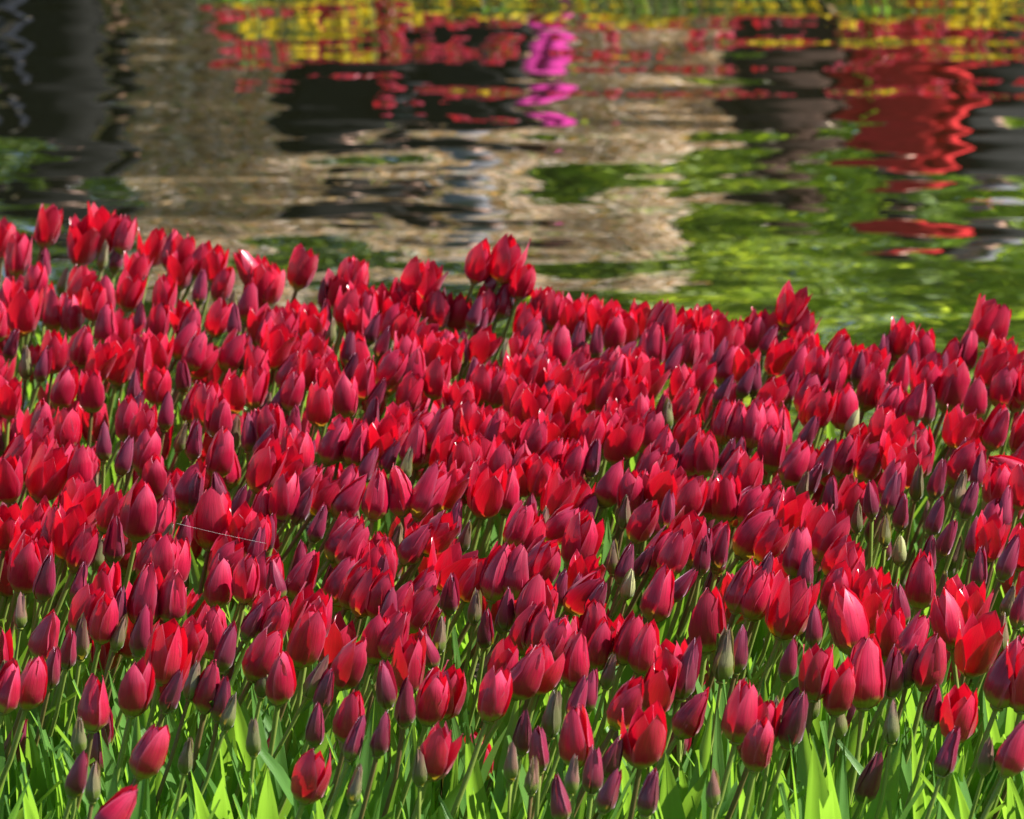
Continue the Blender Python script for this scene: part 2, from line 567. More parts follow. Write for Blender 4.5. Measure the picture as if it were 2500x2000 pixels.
LGEO, LMESH = [], []
for s in range(14):
    rg = random.Random(100 + s)
    g = leaf_geo(s, 0.34, rg.uniform(.018, .042), R(rg.choice([3, 6, 10, 16, 40])), rg.uniform(.25, .8), R(rg.uniform(-60, 60)))
    LGEO.append(g)
    LMESH.append(make_mesh('leaf', g[0], g[1], LEAF, g[2]))

def stem_geo(p0, p3, axis, r0, r1, nseg=6, ns=6):
    p0, p3 = Vector(p0), Vector(p3)
    h = (p3 - p0).length
    p1 = p0 + Vector((0, 0, h * .4))
    p2 = p3 - axis * h * .38
    V, U = [], []
    for i in range(nseg + 1):
        t = i / nseg
        a = (1 - t)
        c = p0 * a ** 3 + p1 * 3 * a * a * t + p2 * 3 * a * t * t + p3 * t ** 3
        d = (p1 - p0) * 3 * a * a + (p2 - p1) * 6 * a * t + (p3 - p2) * 3 * t * t
        q = d.to_track_quat('Z', 'X')
        r = r0 + (r1 - r0) * t
        for j in range(ns):
            an = 2 * math.pi * j / ns
            v = c + q @ Vector((r * math.cos(an), r * math.sin(an), 0))
            V.append(tuple(v))
            U.append((j / ns, t))
    F = []
    for i in range(nseg):
        for j in range(ns):
            F.append((i * ns + j, i * ns + (j + 1) % ns, (i + 1) * ns + (j + 1) % ns, (i + 1) * ns + j))
    return np.array(V), F, np.array(U)

# ------------------------------------------------------------------ the flowers of the photograph
# one row per flower: base x, base y, tip x, tip y in an enlarged tile of the photograph, stage
# (o open cup, c closed crimson, p plum bud, g green bud, w cream bud)
TILES = [
 ((0, 500, 3.08), """320 320 370 5 o;600 455 590 75 o;770 420 740 5 o;900 380 950 75 c;760 490 770 255 g;860 520 865 250 p;130 550 130 190 c;
 10 400 10 105 o;330 480 330 310 p;250 600 250 425 c;1130 460 1160 160 o;1270 490 1290 190 c;1350 400 1350 215 o;1460 530 1540 280 o;
 1600 470 1620 300 o;1490 760 1500 470 p;1350 640 1340 345 o;1010 520 1020 365 o;1900 560 1770 365 c;1640 690 1700 430 c;1930 800 1950 400 o;
 2000 760 2030 430 o;1850 830 1860 570 c;600 650 590 450 o;560 700 680 480 o;780 760 770 530 c;960 740 980 505 o;1220 760 1230 515 c;
 700 850 700 580 o;400 860 350 640 c;530 890 500 670 c;150 980 200 600 o;790 940 780 735 c;1170 960 1200 710 c;1040 970 1040 715 p;
 1390 890 1330 725 o;1420 880 1430 770 c;1740 880 1740 640 g;1750 900 1740 740 p;1640 860 1690 710 o;1950 900 1960 770 o;60 1140 110 900 p;
 190 1310 170 1040 g;300 1300 340 1060 p;390 1270 390 920 o;610 1220 620 890 c;870 1350 900 970 o;1050 1260 1040 985 c;1180 1200 1180 950 o;
 1430 1190 1500 930 c;1400 1000 1460 870 c;920 950 960 820 o;740 1180 780 1040 o;1000 1430 1000 1220 p;1180 1480 1150 1190 o;1450 1300 1590 1020 o;
 1700 1220 1790 940 c;1820 1220 1850 960 p;1920 1290 1890 1060 o;2050 1240 2090 890 o;2000 960 2000 780 c;1900 1480 1920 1200 c;1740 1450 1750 1250 o;
 1430 1590 1490 1300 c;1540 1600 1560 1320 c;1640 1680 1640 1410 c;1230 1700 1240 1400 p;960 1760 940 1440 c;1060 1700 1090 1480 c;690 1560 670 1220 c;
 450 1440 490 1210 c;60 1500 50 1290 o;300 1700 290 1450 c;490 1740 480 1520 o;2030 1700 2020 1490 c;1460 1740 1460 1605 p;1850 1740 1830 1570 p;
 1360 1230 1350 1140 p;2000 1560 2010 1400 g"""),
 ((650, 560, 3.08), """230 450 290 140 o;600 430 600 195 c;660 430 680 215 o;530 560 520 305 o;430 600 420 340 p;570 740 620 440 o;700 600 690 390 o;
 740 640 745 460 c;430 790 430 505 p;480 840 485 640 g;260 870 265 640 g;200 760 190 530 o;330 780 330 550 o;120 760 130 600 c;30 760 20 590 c;
 20 1040 80 710 o;170 900 180 800 o;340 920 360 785 o;860 650 860 430 o;960 620 970 470 o;710 870 640 580 o;770 830 830 610 p;900 800 1010 540 c;
 1000 860 1060 580 o;850 930 900 710 p;610 930 610 755 p;1110 680 1180 400 p;1080 450 1150 220 o;1190 430 1230 255 o;990 500 980 390 o;1050 520 1060 380 o;
 1270 760 1310 460 o;1230 500 1220 405 o;1560 400 1620 85 o;1750 400 1830 45 o;1890 520 1950 240 o;1730 680 1810 345 c;1690 400 1770 255 p;
 1420 750 1440 475 o;1540 720 1590 490 p;1600 740 1640 575 p;1640 560 1660 440 o;1930 740 1960 550 o;1960 830 2010 650 c;2060 820 2090 590 g;
 2060 640 2080 440 o;2140 600 2140 460 c;1090 900 1240 690 o;1250 930 1270 800 o;1360 960 1360 820 o;1560 970 1680 735 o;1840 920 1880 745 c;
 1790 960 1790 815 g;1470 900 1470 770 p;1430 1000 1430 810 g;2020 1020 2030 825 p;2120 900 2130 760 c;860 1200 1000 880 c;1100 1060 1120 870 c;
 720 1180 750 950 c;620 1100 650 910 p;430 1100 450 920 c;300 1100 310 900 o;170 1040 210 890 c;160 1280 200 1020 c;100 1260 150 1120 p;
 380 1480 400 1140 o;590 1350 580 1090 c;470 1200 470 1035 o;830 1230 870 1110 p;780 1460 800 1230 p;1060 1310 1090 1070 o;1250 1280 1300 950 o;
 1440 1300 1440 1100 o;1440 1380 1460 1140 o;1540 1150 1540 960 p;1610 1250 1620 1000 o;1690 1310 1740 1005 c;1850 1090 1840 930 o;1900 1080 1890 930 o;
 1900 1480 1960 1150 o;1860 1270 1840 1110 o;2030 1130 2100 930 c;2090 1190 2120 1110 p;2080 1360 2090 1220 p;1480 1520 1500 1270 o;1590 1500 1590 1320 o;
 1720 1540 1750 1340 c;1840 1500 1850 1380 o;1010 1500 1060 1320 o;960 1470 950 1320 o;1150 1520 1230 1340 c;1290 1500 1330 1330 c;890 1540 900 1420 o;
 1110 1540 1120 1450 c;540 1540 540 1420 o;670 1540 680 1420 c;2010 1540 2030 1420 c;50 1450 50 1310 c;200 1430 200 1300 p"""),
 ((1300, 660, 3.08), """40 330 60 130 o;140 370 150 160 c;200 350 210 170 c;290 330 290 210 o;60 520 85 285 p;180 640 180 400 c;30 640 30 520 c;290 420 260 270 p;
 380 430 350 275 p;420 370 420 185 o;490 420 490 210 o;570 400 570 235 o;590 570 600 290 c;680 530 670 280 o;470 620 460 400 p;330 580 340 375 p;
 780 500 800 220 o;920 420 940 210 c;980 440 1020 225 c;1110 430 1110 275 o;1260 420 1270 250 o;1320 390 1330 280 o;900 650 910 390 c;840 600 840 425 c;
 1000 750 1150 400 c;1150 690 1190 400 c;1010 790 1100 550 p;1250 600 1280 420 c;1390 600 1400 340 o;1470 540 1490 370 o;1650 560 1660 290 c;1740 430 1740 295 o;
 1570 400 1570 330 o;1730 610 1810 390 p;1890 430 1960 110 o;1900 450 1970 240 p;1990 480 2080 290 o;2040 600 2060 430 o;1790 770 1870 490 o;1960 850 2010 560 c;
 2120 700 2120 570 c;1460 760 1500 550 c;1590 740 1600 560 o;1400 620 1430 500 p;1390 980 1470 760 p;1560 930 1650 700 p;1660 890 1660 670 p;1210 880 1310 640 c;
 1110 880 1120 710 o;1900 960 1950 730 p;1790 900 1830 790 o;2060 920 2110 750 c;2080 1120 2110 870 o;650 650 760 520 p;570 640 590 560 c;630 740 630 600 c;
 770 740 750 590 o;820 760 830 650 o;880 800 930 680 o;60 760 120 620 c;190 780 200 690 o;240 820 250 700 o;330 700 360 590 c;430 740 510 640 c;400 980 470 760 o;
 550 1000 570 780 c;630 960 640 790 o;760 980 780 770 o;80 900 110 800 p;170 1020 200 850 o;240 960 250 870 o;20 1080 20 850 o;80 1080 80 910 p;150 1170 160 1060 o;
 780 1100 800 910 c;1100 1100 1180 850 o;960 1090 970 910 p;1010 1150 1000 960 g;400 1320 450 1020 c;530 1330 550 1020 c;330 1240 370 1010 o;640 1100 640 950 o;
 700 1130 720 1040 o;620 1350 640 1130 o;700 1200 720 1100 o;840 1290 900 1030 c;960 1300 970 1160 c;1130 1250 1190 1040 o;1420 1260 1440 960 c;1520 1230 1520 960 c;
 1640 1140 1640 990 c;1730 1140 1740 990 c;1690 1000 1710 930 o;1150 1490 1220 1190 c;1280 1420 1280 1200 c;1040 1400 1050 1250 p;860 1500 930 1300 c;960 1480 990 1350 o;
 430 1520 460 1260 p;280 1510 310 1280 c;170 1440 200 1260 c;120 1400 180 1240 c;1790 1510 1770 1130 c;1590 1300 1640 1130 p;1440 1400 1470 1240 p;1540 1370 1550 1250 p;
 1940 1480 1990 1260 c;1470 1620 1530 1330 c;1600 1540 1600 1370 o;2050 1250 2110 1075 p"""),
 ((0, 1000, 3.08), """780 390 750 85 p;1340 290 1380 80 g;1450 380 1460 70 p;1620 510 1650 120 c;1920 610 2030 190 c;1950 300 2030 95 p;70 700 20 320 o;280 680 420 250 o;
 110 400 180 160 c;460 420 460 250 c;590 440 590 255 c;900 500 960 190 p;1080 330 1100 135 c;1140 600 1130 310 c;1020 980 1050 485 c;540 700 560 480 o;640 680 680 545 o;
 780 880 880 560 c;850 1150 840 750 p;1250 760 1260 530 p;1200 860 1210 640 c;1390 690 1460 400 c;1440 740 1480 450 p;1570 1050 1590 590 o;1640 630 1590 460 p;
 1920 1000 1940 760 o;1800 900 1800 710 o;1910 1080 1940 860 p;1370 960 1390 760 p;1240 940 1280 820 g;1780 700 1820 540 p;1970 720 1980 560 c;2000 920 2020 760 p;
 2090 780 2120 590 p;30 1000 30 700 o;280 900 290 690 o;380 1100 380 690 c;480 1120 560 700 o;580 1120 660 850 c;160 1380 210 920 c;290 1180 290 930 c;310 1440 340 1050 p;
 180 960 190 810 o;145 1540 140 1370 g;720 1150 750 940 g;1100 1140 1150 900 c;1220 1160 1240 940 c;1310 1150 1320 950 c;770 1400 780 1130 c;590 1240 600 1130 p;
 1070 1640 1080 1150 c;1270 1600 1290 1160 c;1620 1460 1640 1100 c;1830 1450 1850 1060 c;1700 1130 1790 970 c;600 1640 680 1290 c;760 1600 780 1350 c;880 1540 890 1320 p;
 2050 1340 2010 1130 p;2060 1540 2090 1370 c;1990 1540 2030 1340 c"""),
 ((650, 1000, 3.08), """450 410 560 60 c;650 380 690 70 c;770 360 800 270 p;900 420 960 200 p;1120 450 1150 95 c;1040 480 1060 280 g;250 470 340 210 p;150 420 190 280 o;
 170 280 140 100 c;250 330 230 160 o;880 240 900 70 o;1300 420 1370 160 o;1440 380 1430 210 o;1510 360 1520 190 o;1620 300 1610 180 o;1760 400 1770 240 c;1890 330 1890 240 c;
 1920 610 1980 300 o;2060 560 2080 340 o;1450 640 1500 360 c;1580 480 1600 340 c;1620 810 1660 390 o;1790 640 1790 420 c;540 830 700 470 c;800 830 820 430 c;1020 800 930 420 c;
 1130 820 1310 420 c;1340 600 1380 420 o;230 700 360 400 c;100 770 190 530 p;220 830 310 560 p;380 720 500 480 o;130 550 140 480 c;350 980 410 690 p;500 1090 660 800 c;
 620 1050 700 830 c;760 1150 770 960 c;870 1100 870 950 c;960 1100 980 820 g;1110 990 1200 820 c;1190 1050 1290 760 o;1260 950 1370 770 o;1390 940 1420 670 p;1480 1000 1510 810 g;
 1840 1010 1960 680 c;1930 1080 2010 760 o;180 1420 340 1040 c;80 1350 10 1130 p;490 1430 640 1090 c;600 1480 720 1110 c;710 1490 800 1170 c;830 1460 860 1180 c;1300 1350 1450 990 o;
 1520 1340 1600 1090 o;1370 1540 1360 1190 p;1690 1440 1750 990 c;1850 1420 1850 1020 c;1990 1180 2110 960 c;1960 1460 1990 1220 c;2070 1400 2080 1260 o;1800 1500 1800 1330 p;
 1560 1500 1560 1340 g;980 1480 1060 1270 c;1120 1500 1200 1300 c;1160 1350 1220 1180 c;900 1500 910 1330 p;260 1500 310 1310 c;370 1500 390 1350 c;300 1540 300 1450 c;
 960 1540 970 1470 c;2030 1540 2040 1450 c;860 1220 850 1070 p;2050 1000 2080 720 g"""),
 ((1300, 1000, 3.08), """140 830 190 460 o;40 560 40 330 o;260 540 310 240 c;530 720 620 370 c;710 540 700 440 c;780 750 800 460 c;850 640 840 460 c;680 890 680 620 g;
 760 980 890 640 c;1000 820 1000 600 p;970 600 1050 430 o;1150 720 1200 500 o;1100 620 1110 450 o;1300 830 1350 450 c;1430 700 1420 480 c;1640 760 1720 540 c;1790 720 1800 560 c;
 1540 700 1620 560 p;1890 950 1990 600 o;2100 900 2120 690 o;1550 1110 1770 720 c;1720 1090 1830 800 o;310 1200 380 740 c;60 1200 120 960 c;170 900 310 690 c;595 1150 590 970 g;
 660 1320 720 1000 p;800 1180 880 970 p;1010 1220 1120 880 c;900 1150 1000 850 c;1180 1050 1190 780 c;1150 860 1190 760 o;1250 1210 1300 840 p;1380 1210 1400 850 p;
 1960 1180 1990 870 c;2040 1230 2040 1040 p;700 1410 720 1185 w;420 1240 460 1170 c;180 1420 220 1170 p;300 1470 330 1210 p;470 1400 510 1250 p;900 1600 960 1170 c;1070 1370 1200 1170 p;
 1540 1510 1610 1100 c;1690 1420 1730 1190 c;1300 1820 1270 1310 c;1860 1720 1960 1230 o;1740 1160 1760 1060 p;420 1500 410 1400 c"""),
 ((1300, 1460, 3.195), """300 680 330 200 c;450 400 450 0 c;480 560 540 120 c;130 480 200 130 c;40 300 50 30 c;30 700 60 340 o;570 690 600 410 g;600 440 640 260 g;720 370 760 90 c;
 860 340 880 170 c;880 480 940 230 p;640 1000 790 590 c;930 910 970 450 c;1060 560 1000 340 o;1150 790 1220 290 p;1470 660 1470 215 g;1580 590 1610 200 p;1580 1130 1620 630 c;
 340 1320 300 820 c;130 1090 150 670 g;840 1310 840 780 c;890 1240 830 980 g;460 1530 450 1140 p;230 1720 150 1370 p;50 1310 10 980 p;600 1270 650 1030 p;580 1530 640 1300 p;
 420 800 450 540 p;340 780 380 600 p;1400 1580 1380 1300 w;1160 1020 1310 670 c;1770 960 1810 730 c;1740 1110 1750 900 c;1870 1000 1870 760 w;900 1490 920 1320 p;290 1530 300 1210 g"""),
 ((1700, 1300, 2.464), """20 220 20 0 p;120 230 140 0 p;230 480 290 150 c;330 430 380 210 c;820 320 840 170 c;950 740 800 330 c;1000 1060 970 600 c;1150 780 1130 440 c;1000 380 1010 190 o;
 1040 460 1060 310 o;1340 460 1330 100 c;1220 480 1180 310 p;1540 700 1430 360 c;1540 420 1560 270 o;1640 480 1630 300 o;1640 860 1690 470 o;1370 950 1390 570 c;1170 990 1160 650 p;
 1300 620 1350 480 c;1270 860 1290 650 p;1820 720 1810 450 g;1920 580 1940 310 p;1830 290 1900 5 p;1690 310 1690 80 p;1860 430 1880 290 g;700 1010 700 650 c;540 1300 600 920 p;
 1560 1260 1550 900 o;1470 1470 1530 1160 p;1800 1080 1900 600 c;1950 1100 1970 640 o;1170 1270 1160 1000 g;1410 1100 1420 880 p;830 1040 840 760 c;1730 1390 1740 1210 g;
 1920 1230 1950 1130 c;540 810 560 620 p;700 640 690 420 p;1215 180 1200 5 w"""),
 ((1900, 1050, 3.593), """350 420 450 60 p;250 520 340 230 p;560 260 610 0 c;740 390 880 60 c;1000 210 1000 0 o;960 560 1040 230 c;1120 220 1140 130 o;80 430 190 80 c;820 770 760 420 p;
 950 740 1000 360 p;1060 880 1060 510 p;1200 620 1200 290 g;1360 600 1390 220 p;1520 480 1670 50 c;1550 690 1590 340 g;1640 700 1690 430 p;1330 920 1400 570 p;1400 1120 1500 740 p;
 1890 570 1880 250 c;2150 420 1850 250 c;2100 580 2110 300 o;1940 920 1970 490 p;1830 930 1890 600 c;1820 1060 1850 740 o;930 990 900 720 g;680 800 670 600 g;1690 1000 1690 760 p;
 360 1150 500 670 c;510 1130 620 910 o;600 1240 620 1020 o;440 600 430 390 p;200 500 220 330 g;1730 500 1750 170 p;1300 1100 1310 900 p"""),
 ((1900, 700, 3.45), """450 600 500 340 c;490 680 550 390 c;600 640 650 460 o;660 740 680 520 p;950 550 960 285 c;1030 450 1040 275 o;870 640 860 390 p;1090 800 1110 420 p;1180 560 1170 350 c;
 780 600 790 490 o;1000 800 1040 550 c;1210 780 1220 590 c;720 1040 800 640 c;430 900 470 560 c;300 1170 370 830 o;540 1100 530 820 c;620 1110 640 1020 w;920 980 970 790 c;
 1040 1000 1050 880 o;1400 1040 1480 570 c;1240 1160 1240 800 p;1130 1000 1180 770 c;1560 670 1590 350 c;1660 460 1760 110 o;1770 500 1870 150 o;1430 680 1460 410 c;1300 650 1340 570 c;
 1360 700 1370 540 p;1320 740 1370 670 c;1640 1060 1650 730 c;1830 560 1840 400 o;1910 560 1930 450 o;1700 840 1820 480 o;1930 650 1970 560 o;1850 1000 1920 640 c;1980 1000 2000 660 c;
 2060 920 2060 640 o;1780 1370 1860 970 c;2030 1180 2040 1020 c;1480 1250 1540 1000 o;960 1430 1020 1050 o;850 1180 880 1000 o;1110 1310 1120 1210 g"""),
 ((0, 1440, 3.08), """300 480 380 120 c;500 540 520 250 p;600 530 600 145 g;860 460 920 170 g;1030 500 1080 90 p;1250 790 1280 410 o;1200 700 1250 210 o;1400 570 1470 210 o;980 950 1020 510 c;
 690 1060 690 630 c;370 710 400 390 p;1040 1410 1180 990 c;760 1810 990 1470 c;1650 620 1720 230 p;1550 680 1560 500 c;1890 680 2040 250 c;2090 860 2090 430 c;1960 810 1980 480 g;
 540 1560 610 1180 p;690 1600 690 1280 g;590 1230 570 930 g;1240 900 1330 580 p;1690 1040 1740 760 g;1390 1250 1400 1080 w;1900 1120 1890 950 w;1650 780 1660 640 p;1430 740 1460 540 w;
 30 820 80 510 c;220 700 250 480 c;1850 340 1960 60 p"""),
 ((700, 1440, 3.08), """80 580 170 95 c;390 735 540 310 c;450 1090 480 710 c;150 810 280 470 g;250 860 300 560 p;770 400 860 120 c;650 420 680 150 c;900 790 880 310 c;760 900 680 510 p;
 880 1030 870 620 p;1050 1010 1110 560 c;1180 960 1220 510 c;1140 430 1140 200 g;1070 490 980 280 p;1510 960 1590 570 c;1700 810 1880 380 c;1740 470 1880 95 c;1960 550 2040 190 c;
 1480 360 1470 100 p;1620 310 1640 0 p;150 1450 200 1160 c;200 1130 200 820 p;480 1200 540 930 p;490 1600 510 1300 g;1680 1390 1650 1130 w;1830 1400 1820 1230 g;1760 1200 1760 880 p;
 700 1060 720 900 p;1110 1110 1130 1000 c;1600 600 1620 340 c;980 1320 960 1170 w"""),
]
LMIN = {'o': .067, 'c': .072, 'p': .060, 'g': .050, 'w': .044}
LMAX = {'o': .092, 'c': .098, 'p': .088, 'g': .078, 'w': .060}

def place(xb, yb, xt, yt, kind):
    """a flower from its base and tip pixels: it stands where the line of sight meets flower height"""
    rg = random.Random(int(xb * 7 + yb * 13))
    dx, dy = xt - xb, max(yb - yt, 5)
    lp = math.hypot(dx, dy)
    d = ray(xb, yb)
    s = (BASE_Z - CAM_H) / d.z
    L = lp * s / FPX * 1.03
    Lc = min(max(L, LMIN[kind]), LMAX[kind])
    k = Lc / L
    xb, yb = xt - dx * k, yt + dy * k           # the tip shows; a hidden base lies further down
    d = ray(xb, yb)
    zt = BASE_Z + rg.uniform(-.015, .015)
    s = (zt - CAM_H) / d.z
    b = Vector((0, 0, CAM_H)) + d * s
    ey = edge_y(b.x)
    if b.y > ey:                                 # taller than its neighbours: it stands on the bed's rim
        s = ey / d.y
        b = Vector((0, 0, CAM_H)) + d * s
    elif zt > 0 and yb > 1900:                   # lowest ones at the front rim
        pass
    ax = Vector((dx / math.hypot(dx, dy) + .11, 0, dy / math.hypot(dx, dy)))
    ax = (ax + Vector((0, rg.uniform(-.22, .12), 0))).normalized()
    return dict(base=b, axis=ax, L=Lc, kind=kind, px=(xb, yb), tip=(xt, yt), score=Lc / s * (1.0 if kind in 'oc' else .9))

flowers = []
for (x0, y0, sc_), txt in TILES:
    for row in txt.replace('\n', ' ').split(';'):
        a = row.split()
        if len(a) == 5:
            if a[4] == 'w' and y0 >= 1440:
                a[4] = 'g'
            flowers.append(place(x0 + float(a[0]) / sc_, y0 + float(a[1]) / sc_, x0 + float(a[2]) / sc_, y0 + float(a[3]) / sc_, a[4]))

# ------------------------------------------------------------------ build one tulip as a thing with parts
def head_matrix(f, rg):
    q = f['axis'].to_track_quat('Z', 'Y')
    return q.to_matrix().to_4x4() @ Matrix.Rotation(rg.uniform(0, 6.283), 4, 'Z')

def petal_matrices(f, rg):
    k = f['kind']
    var = rg.randrange(len(RAD[k]))
    flop = rg.random() < .10 and k == 'o'
    res = []
    for i in range(6):
        inner = i % 2
        a = i * math.pi / 3 + rg.uniform(-.10, .10)
        hinge = {'o': rg.uniform(-7, 6), 'c': rg.uniform(-5, 3), 'p': rg.uniform(-2, 2), 'g': rg.uniform(-1.5, 1), 'w': rg.uniform(-1.5, 1.5)}[k]
        if flop and not inner:
            hinge += rg.uniform(4, 16)
        if k == 'c' and rg.random() < .06:
            hinge += rg.uniform(4, 12)
        s = rg.uniform(.93, 1.04) * (0.97 if inner else 1.0)
        m = Matrix.Rotation(a, 4, 'Z') @ Matrix.Rotation(R(hinge), 4, 'Y') @ Matrix.Rotation(R(rg.uniform(-4, 4)), 4, 'X') @ Matrix.Diagonal((s * rg.uniform(.95, 1.05), s * rg.uniform(.94, 1.08), s, 1))
        res.append(((k, var, inner, rg.randrange(4 if k in 'oc' else 2)), m))
    return res

def foot(f, rg):
    b, ax = f['base'], f['axis']
    h = b.z
    x = b.x - (ax.x * .40 + .14) * h + rg.uniform(-.03, .02)      # stems lean with the breeze
    y = b.y - ax.y * h * .3 + rg.uniform(-.02, .02)
    y = min(y, edge_y(x) + .12)
    return Vector((x, y, float(ground_z(np.array(x), np.array(y)))))

def leaf_matrices(rg, n, lo=.75, hi=1.1):
    res = []
    a0 = rg.uniform(0, 6.283)
    for i in range(n):
        a = a0 + i * 2.4 + rg.uniform(-.4, .4)
        s = rg.uniform(lo, hi)
        m = Matrix.Rotation(a, 4, 'Z') @ Matrix.Translation((.008, 0, 0)) @ Matrix.Rotation(R(rg.uniform(0, 12) + 7 * math.cos(a)), 4, 'Y') @ Matrix.Diagonal((s, s * rg.uniform(.85, 1.2), s, 1))
        res.append((rg.randrange(len(LMESH)), m))
    return res

KIND_NAME = {'o': 'open_tulip', 'c': 'closed_tulip', 'p': 'plum_tulip_bud', 'g': 'green_tulip_bud', 'w': 'cream_tulip_bud'}
ZONE = lambda f: 'rim' if (f['base'].y > edge_y(f['base'].x) - .28) else ('front' if f['base'].y < 6.75 else 'middle')
LOOK = {'o': 'open scarlet tulip with petal tips parted', 'c': 'closed crimson tulip with yellow-green base',
        'p': 'plum-coloured tulip bud tightly shut', 'g': 'unripe grey-green tulip bud with plum tip', 'w': 'pale cream tulip bud on thin stalk'}
WHERE = {'rim': ' at the pond edge of the bed', 'front': ' at the leafy front of the bed', 'middle': ' deep within the dense red bed'}
WHEREG = {'rim': 'on the pond edge of the bed', 'front': 'at the leafy front of the bed', 'middle': 'deep within the bed'}
LOOKG = {'o': 'open tulips', 'c': 'closed tulips', 'p': 'plum buds', 'g': 'green buds', 'w': 'cream buds'}
CATK = {'o': 'tulip', 'c': 'tulip', 'p': 'tulip bud', 'g': 'tulip bud', 'w': 'tulip bud'}

SPECIAL = [  # tip pixel, own label
 ((1176, 588), 'dark red tulip standing tall on a bare stem above the pond edge'),
 ((1244, 575), 'tallest pink-flushed tulip of the raised clump above the pond edge'),
 ((1283, 638), 'scarlet tulip tucked behind the raised clump, seen against green water'),
 ((1238, 672), 'plump crimson tulip in front of the raised clump at the pond edge'),
 ((1936, 696), 'lone tall red tulip with a plum bud before it, against green water'),
 ((1534, 1385), 'ivory tulip bud on a thin bare stalk among crimson cups'),
 ((2187, 1302), 'fat cream tulip bud with dark stripes in a green gap'),
 ((2415, 1119.6), 'pink tulip toppled sideways beside upright crimson ones'),
 ((516, 1192), 'glowing open scarlet tulip crossed by a spider thread'),
 ((2025, 1434), 'long crimson tulip leaning over the plum cup before it'),
 ((321, 1917), 'big crimson tulip tipped low among the front leaves'),
 ((383, 1761), 'crimson tulip nodding alone over bright leaves, one petal sunlit'),
 ((224, 1645), 'neat egg-shaped crimson tulip standing clear of the front leaves'),
 ((1349, 1889), 'plum tulip bud bent low among the front leaves'),
 ((75, 695), 'wide open scarlet tulip with petals splayed'),
]

USED_LABELS = set()
def build_tulip(f, i):
    rg = random.Random(1000 + i)
    k, L = f['kind'], f['L']
    ft = foot(f, rg)
    z = ZONE(f)
    root = add(KIND_NAME[k], None, None, Matrix.Translation(ft))
    root.empty_display_size = .02
    sp = None
    for (tx, ty), lab in SPECIAL:
        if abs(f['tip'][0] - tx) < 9 and abs(f['tip'][1] - ty) < 9 and lab not in USED_LABELS:
            sp = lab
            USED_LABELS.add(lab)
            break
    if sp:
        tag(root, sp, CATK[k])
    else:
        lean = 'leaning ' if f['axis'].z < .955 else ('tilted ' if f['axis'].z < .988 else 'upright ')
        size = 'large ' if L > LMIN[k] + .6 * (LMAX[k] - LMIN[k]) else ('small ' if L < LMIN[k] * 1.08 else '')
        tag(root, lean + size + LOOK[k] + WHERE[z], CATK[k], lean + size + LOOKG[k] + ' ' + WHEREG[z])
    top = f['base'] - ft
    r = {'o': .0034, 'c': .0034, 'p': .0028, 'g': .0025, 'w': .0022}[k]
    g = stem_geo((0, 0, -.01), top - f['axis'] * .001, f['axis'], r * 1.15, r)
    sm = STEM_RED if rg.random() < .3 else STEM
    add('stem', make_mesh('stem', g[0], g[1], sm, g[2]), root)
    hm = Matrix.Translation(top) @ head_matrix(f, rg) @ Matrix.Scale(L, 4)
    head = add('flower_head', HEADMESH, root, hm)
    for key, m in petal_matrices(f, rg):
        add('petal', PETAL[key], head, m)
    nl = 2 if (z == 'front' or rg.random() < .35) else 1
    for li, m in leaf_matrices(rg, nl, .7, 1.02):
        add('leaf', LMESH[li], root, m)
    return root

# the largest open or closed cups and all the buds are single things; the rest of the crowd is one mass
cups = sorted([f for f in flowers if f['kind'] in 'oc'], key=lambda f: -f['score'] - (40 if ZONE(f) == 'rim' else 0))
buds = sorted([f for f in flowers if f['kind'] in 'pgw'], key=lambda f: -f['score'])
single = cups[:300] + buds[:300]
crowd = cups[300:] + buds[300:]
for i, f in enumerate(single):
    build_tulip(f, i)
print('cups', len(cups), 'buds', len(buds), 'crowd', len(crowd))

# ------------------------------------------------------------------ the rest of the bed: one mass
class Mass:
    def __init__(s):
        s.V, s.F, s.U, s.M, s.n = [], [], [], [], 0
    def put(s, geo, mat4, mi):
        V, F, U = geo
        M = np.array(mat4)
        W = V @ M[:3, :3].T + M[:3, 3]
        s.V.append(W)
        s.U.append(U)
        s.F.append(np.array(F) + s.n)
        s.M.append(np.full(len(F), mi))
        s.n += len(V)
    def build(s, name, mats):
        return add(name, make_mesh(name, np.concatenate(s.V), np.concatenate(s.F), mats, np.concatenate(s.U), np.concatenate(s.M)))

occupied = np.array([[f['base'].x, f['base'].y] for f in flowers])
fill = []
rg = random.Random(55)
yy = 5.35
while yy < 9.6:
    xx = -1.15
    while xx < 1.15:
        x, y = xx + rg.uniform(-.03, .03), yy + rg.uniform(-.03, .03)
        xx += .060
        if y > edge_y(x) - .01:
            continue
        dens = float(np.interp(y, [5.3, 6.05, 6.5, 6.9], [.0, .06, .45, .72]))
        if rg.random() > dens:
            continue
        dd = np.hypot((occupied[:, 0] - x) , (occupied[:, 1] - y) * .8).min()
        if dd < .036:
            continue
        px, py = project((x, y, BASE_Z))
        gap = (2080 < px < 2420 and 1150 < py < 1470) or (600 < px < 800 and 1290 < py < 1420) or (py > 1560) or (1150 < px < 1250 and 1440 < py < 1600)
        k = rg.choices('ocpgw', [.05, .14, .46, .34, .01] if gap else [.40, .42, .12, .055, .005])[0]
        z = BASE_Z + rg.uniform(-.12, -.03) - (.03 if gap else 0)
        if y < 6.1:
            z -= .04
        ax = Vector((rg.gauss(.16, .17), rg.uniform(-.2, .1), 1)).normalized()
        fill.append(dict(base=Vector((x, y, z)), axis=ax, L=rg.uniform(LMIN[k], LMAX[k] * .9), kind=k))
    yy += .060
mass = Mass()
MATS = [PM['o'], PM['c'], PM['p'], PM['g'], PM['w'], STEM, LEAF, STEM_RED]
